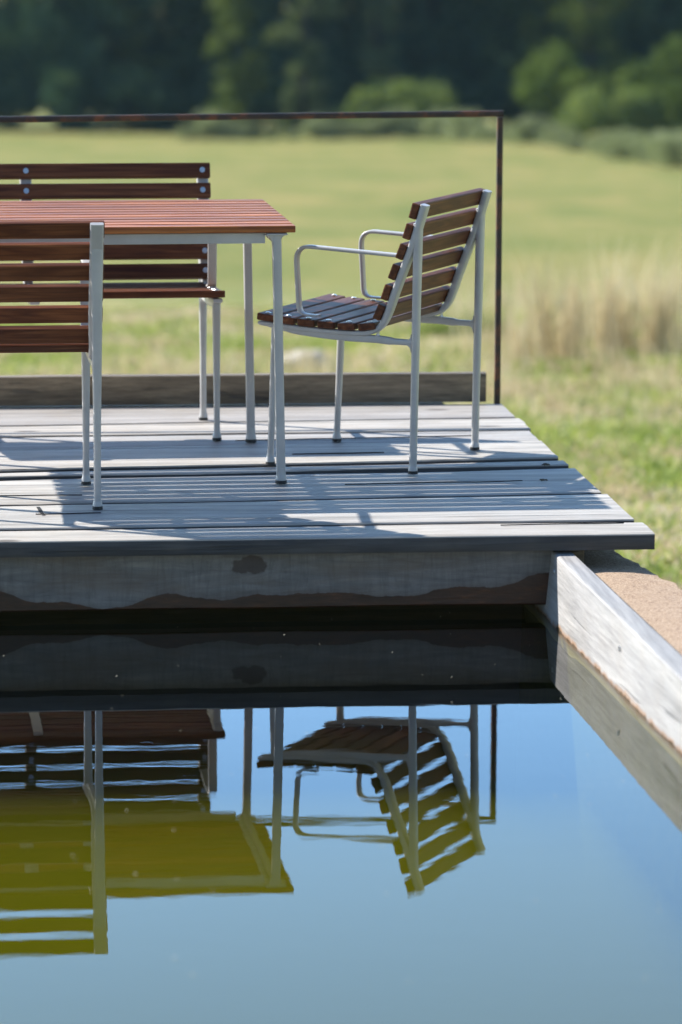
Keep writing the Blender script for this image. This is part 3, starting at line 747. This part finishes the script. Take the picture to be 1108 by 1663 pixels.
# ------------------------------------------------------------------ grass
def blades(name, pts, mat, hfun, wfun, lean=.35):
    verts, faces = [], []
    for x, y in pts:
        z = terrain(x, y) - .01; h = hfun(x, y); wd = wfun(x, y); a = random.uniform(0, 6.28)
        dx, dy = math.cos(a) * wd, math.sin(a) * wd; la_ = random.uniform(0, 6.28); l = random.uniform(.05, lean) * h
        lx_, ly_ = math.cos(la_) * l, math.sin(la_) * l; i = len(verts)
        verts += [(x - dx, y - dy, z), (x + dx, y + dy, z), (x + dx * .7 + lx_ * .35, y + dy * .7 + ly_ * .35, z + h * .55), (x - dx * .7 + lx_ * .35, y - dy * .7 + ly_ * .35, z + h * .55), (x + lx_, y + ly_, z + h)]
        faces += [(i, i + 1, i + 2, i + 3), (i + 3, i + 2, i + 4)]
    me = bpy.data.meshes.new(name); me.from_pydata(verts, [], faces); me.materials.append(mat)
    o = bpy.data.objects.new(name, me); C.objects.link(o); return o
def inside_view(y): return -.09 * y - .4, .09 * y + .4
def grass_pts(n, y0, y1, cond=None, clump=0):
    out = []; inv = MD.inverted()
    while len(out) < n:
        y = random.uniform(y0, y1); a, b = inside_view(y); x = random.uniform(a, b)
        l = inv @ Vector((x, y, 0))
        if l.x < .86 and l.y < 2.75: continue
        if l.x < .96 and l.y < .5: continue
        if cond and not cond(x, y): continue
        out.append((x, y))
    return out
def dryness(x, y): return noise.noise(Vector((x * 1.3, y * .5, 0))) + .6 * noise.noise(Vector((x * 3.2, y * 1.3, 5)))
pg = grass_pts(60000, 13, 38, lambda x, y: dryness(x, y) < random.uniform(-.45, .55))
o = blades('green_grass', pg, GRASS_GREEN, lambda x, y: random.uniform(.02, .08), lambda x, y: random.uniform(.006, .016), 1.6)
tag(o, 'short patchy green meadow grass round the deck', 'grass', kind='stuff')
pd = grass_pts(60000, 13, 38, lambda x, y: dryness(x, y) > random.uniform(-.55, .35))
o = blades('dry_grass', pd, GRASS_DRY, lambda x, y: random.uniform(.02, .07), lambda x, y: random.uniform(.006, .014), 1.8)
tag(o, 'bleached straw lying between the green grass', 'grass', kind='stuff')
def tall_clump(cx, cy, rx, ry, n, h, label, mat=GRASS_DRY):
    pts = []
    while len(pts) < n:
        q = math.sqrt(random.random()); a = random.uniform(0, 6.28); x, y = cx + q * rx * math.cos(a), cy + q * ry * math.sin(a)
        if noise.noise(Vector((x * 2.3, y * .8, 8))) < random.uniform(-.5, .25): continue
        pts.append((x, y))
    o = blades('tall_grass', pts, mat, lambda x, y: h * random.uniform(.25, 1.0) * (1 + .6 * noise.noise(Vector((x * 3.1, 0, 2)))), lambda x, y: random.uniform(.003, .007), .6)
    tag(o, label, 'grass', kind='stuff')
tall_clump(2.3, 34.0, 1.5, 6.0, 900, .70, 'loose tall straw coloured grass right of the railing')
tall_clump(1.80, 29.5, 1.3, 4.5, 1500, .20, 'low pinkish tangle of dry grass just right of the railing post')
tall_clump(-1.0, 29, 1.1, 1.6, 700, .30, 'low dry grass behind the bench')
tall_clump(.95, 34, .35, .6, 420, .22, 'dark green weeds seen under the chair seat', LEAF_MID)
for k, (px, py, h) in enumerate(((1.52, 31.6, .80), (1.66, 31.2, .62), (1.98, 31.8, .98), (2.12, 32.0, .80), (2.34, 31.5, .95), (2.46, 32.3, .85), (1.80, 33.0, .72), (1.30, 31.0, .45))):
    pts = [(px + random.gauss(0, .05), py + random.gauss(0, .06)) for _ in range(70)]
    o = blades('grass_plume', pts, GRASS_DRY, lambda x, y: h * random.uniform(.45, 1.0), lambda x, y: random.uniform(.004, .009), .35)
    tag(o, ['tall pale grass plume nearest the railing post', 'shorter pale grass plume second from the railing post', 'tallest pale grass plume amid the dry grass', 'pale grass plume leaning beside the tallest one', 'tall pale grass plume near the right edge of the picture', 'pale grass plume closest to the right edge', 'pale grass plume standing behind the others', 'short wispy grass plume beside the railing post'][k], 'grass plume', 'pale plumes of dry grass')

# ------------------------------------------------------------------ trees
def leafcloud(n, shapes, size, seed, flat=1.0):
    """many leaf quads through the volume of several lobes"""
    rnd = random.Random(seed); verts, faces = [], []
    for _ in range(n):
        cx, cy, cz, rx, rz = rnd.choice(shapes)
        while True:
            p = Vector((rnd.uniform(-1, 1), rnd.uniform(-1, 1), rnd.uniform(-1, 1)))
            if p.length < 1 and p.length > .35: break
        s = 1 + .35 * noise.noise(p * 2.2 + Vector((cx, cy, cz)))
        c = Vector((cx + p.x * rx * s, cy + p.y * rx * s, cz + p.z * rz * s))
        if noise.noise(c * (1.1 / max(rx, .5)) * 2.0) < -.22: continue
        if c.z < .05: continue
        q = size * rnd.uniform(.5, 1.2); a = Vector((rnd.gauss(0, 1), rnd.gauss(0, 1), rnd.gauss(0, .6))).normalized(); b = a.orthogonal().normalized()
        b = (Matrix.Rotation(rnd.uniform(0, 6.28), 3, a) @ b); c2 = a.cross(b); i = len(verts)
        verts += [c - b * q * .5, c + c2 * q * .32, c + b * q * .5, c - c2 * q * .32]; faces.append((i, i + 1, i + 2, i + 3))
    me = bpy.data.meshes.new('crown'); me.from_pydata([tuple(v) for v in verts], [], faces); return me
def trunk_bm(h, r, limbs, seed):
    rnd = random.Random(seed); bm = bmesh.new()
    def tube(a, b, r0, r1):
        a, b = Vector(a), Vector(b); d = (b - a).normalized(); u = d.orthogonal().normalized(); v = d.cross(u); k = 9; A = [bm.verts.new(a + (u * math.cos(q * 6.283 / k) + v * math.sin(q * 6.283 / k)) * r0) for q in range(k)]; B = [bm.verts.new(b + (u * math.cos(q * 6.283 / k) + v * math.sin(q * 6.283 / k)) * r1) for q in range(k)]
        for q in range(k): bm.faces.new((A[q], A[(q + 1) % k], B[(q + 1) % k], B[q]))
        bm.faces.new(A[::-1]); bm.faces.new(B)
    p = Vector((0, 0, -.3)); rr_ = r
    for i in range(4):
        q = p + Vector((rnd.uniform(-.1, .1) * h * .1, rnd.uniform(-.1, .1) * h * .1, h / 4)); tube(p, q, rr_, rr_ * .75); 
        if i > 0:
            for _ in range(limbs):
                a = rnd.uniform(0, 6.28); L = h * .25; tube(q, q + Vector((math.cos(a) * L, math.sin(a) * L, L * .6)), rr_ * .4, rr_ * .12)
        p = q; rr_ *= .75
    return bm
def tree_proto(name, kind, h, rad, n, size, mat, seed):
    t = empty(name)
    rnd = random.Random(seed); shp = []
    if kind == 'big':
        for _ in range(16):
            z = rnd.uniform(.08, .9) * h; rr_ = rad * (1 - .45 * abs(z / h - .4)); a = rnd.uniform(0, 6.28); q = rnd.uniform(.1, .65) * rr_
            shp.append((q * math.cos(a), q * math.sin(a), z, rr_ * .5, rr_ * .42))
    elif kind == 'column':
        for k in range(16):
            a = rnd.uniform(0, 6.28); q = rnd.uniform(0, .8) * rad
            shp.append((q * math.cos(a), q * math.sin(a), (k + .9) / 17 * h, rad * rnd.uniform(.3, .75), h * rnd.uniform(.03, .07)))
    else:
        for _ in range(14):
            a = rnd.uniform(0, 6.28); q = rnd.uniform(.1, .85) * rad; f = 1 - .6 * (q / rad) ** 2
            shp.append((q * math.cos(a), q * math.sin(a), rnd.uniform(.15, .8) * h * f, rad * rnd.uniform(.25, .48), h * rnd.uniform(.14, .28)))
    me = leafcloud(n, shp, size, seed); me.materials.append(mat)
    c = bpy.data.objects.new('crown', me); C.objects.link(c); c.parent = t
    mesh_obj('trunk', trunk_bm(h * .8, max(.05, h * .022), 2, seed), BARK, t, True)
    return t
protos = {}
def plant(kind, key, args, x, y, label, cat, group, s=1.0, rz=None):
    if key not in protos: protos[key] = o = tree_proto(*args)
    else: o = copy_tree(protos[key])
    o.location = (x, y, terrain(x, y)); o.rotation_euler = (0, 0, rz if rz is not None else random.uniform(0, 6.28)); o.scale = (s, s, s)
    tag(o, label, cat, group); return o
FY = 166
FOREST = 'tall trees of the dark forest edge'
xs_ = [-21, -15.5, -11, -6.2, -1.6, 3.4, 8.0, 12.8, 18, 23]
side = ['far left outside', 'leftmost', 'left', 'left of centre', 'centre left', 'centre', 'centre right', 'right', 'rightmost', 'far right outside']
for i, x in enumerate(xs_):
    k = i % 3
    plant('big', 'big%d' % k, ('forest_tree', 'big', 13 + k, 3.9, 15000, .36, LEAF_DARK if k else LEAF_FOREST, 11 + k), x, FY + 2 * (i % 2) + 2, 'tall dark blurred forest tree at the meadow end', 'tree', FOREST, 1 + .06 * (i % 4))
for i in range(9):
    plant('big', 'big%d' % (i % 3), None, -22 + i * 5.4, FY + 11, 'tall dark blurred forest tree at the meadow end', 'tree', FOREST, 1.25)
for i in range(14):
    plant('under', 'under', ('understorey_shrub', 'bush', 3.4, 2.3, 7000, .28, LEAF_DARK, 31), -19 + i * 2.9, FY - 1.5 + (i % 3), 'dark shrub filling the foot of the forest edge', 'shrub', 'dark shrubs under the forest trees', .8 + .12 * (i % 4))
def PXX(px, d): return (px - 554) / 6909.3 * d
plant('col', 'colA', ('young_tree', 'column', 6.0, 1.25, 5200, .30, LEAF_MID, 41), PXX(385, 159), 159, 'pale green slim young tree, left one of the light pair before the forest', 'tree', None)
plant('col', 'colB', ('young_tree', 'column', 8.0, 1.0, 4200, .30, LEAF_TEAL, 43), PXX(488, 160), 160, 'silvery slender young tree, right one of the light pair before the forest', 'tree', None)
plant('col', 'colC', ('young_tree', 'column', 9.0, 1.1, 3000, .30, LEAF_TEAL, 44), PXX(612, 163), 163, 'faint slim tree rising behind the round green bush', 'tree', None)
plant('bush', 'rb', ('round_bush', 'bush', 3.0, 2.1, 9000, .24, LEAF_OLIVE, 51), PXX(636, 157), 157, 'round light green bush at the centre of the forest edge', 'bush', None)
plant('bush', 'yb', ('bright_bush', 'bush', 3.3, 1.9, 6500, .26, LEAF_BRIGHT, 52), PXX(915, 155), 155, 'yellow green bush right of the railing post at the forest edge', 'bush', None)
plant('bush', 'yb', None, PXX(1085, 151), 151, 'wide bright green bush at the right edge of the forest', 'bush', None, 1.05, 2.0)
plant('bush', 'yb2', ('bright_tree', 'column', 7.5, 1.7, 3600, .30, LEAF_MID, 54), PXX(955, 161), 161, 'loose yellow green tree reaching up at the upper right', 'tree', None)
plant('bush', 'rb', None, PXX(1000, 149), 149, 'small light green bush between the two bright bushes', 'bush', None, .85)
plant('bush', 'yb2', None, PXX(880, 165), 165, 'broad loose tree behind the yellow green bush', 'tree', None, .8, 1.0)
plant('bush', 'yb2', None, PXX(210, 167), 167, 'faint olive tree at the left of the forest edge', 'tree', None, .9, 3.0)
# low grey green hedge of brambles
HG = 'low grey green shrubs along the far meadow edge'
for i in range(44):
    u = i / 43; px = 300 + 860 * u + random.uniform(-8, 8); d = 146 - 50 * max(0, (u - .45) / .55) ** 1.2
    plant('hedge', 'hd', ('hedge_shrub', 'bush', 1.15, .85, 2600, .13, LEAF_GREY, 61), PXX(px, d), d + random.uniform(-.5, .5), 'low grey green shrub in the row along the far meadow edge', 'shrub', HG, random.choice((.35, .5, .6, .7, .8, 1.0)) + .45 * max(0, u - .55))


# ------------------------------------------------------------------ thin summer air
bm = bmesh.new(); box(bm, -60, 60, -25, 200, -19, 26)
hz = bpy.data.materials.new('summer_haze'); hz.use_nodes = True; nt = hz.node_tree; nt.nodes.remove(nt.nodes['Principled BSDF'])
pv = N(nt, 'VolumePrincipled'); pv.inputs['Color'].default_value = (.55, .85, 1, 1); pv.inputs['Density'].default_value = .00012; pv.inputs['Anisotropy'].default_value = .2
nt.links.new(pv.outputs[0], nt.nodes['Material Output'].inputs['Volume'])
tag(mesh_obj('haze', bm, hz), kind='stuff')
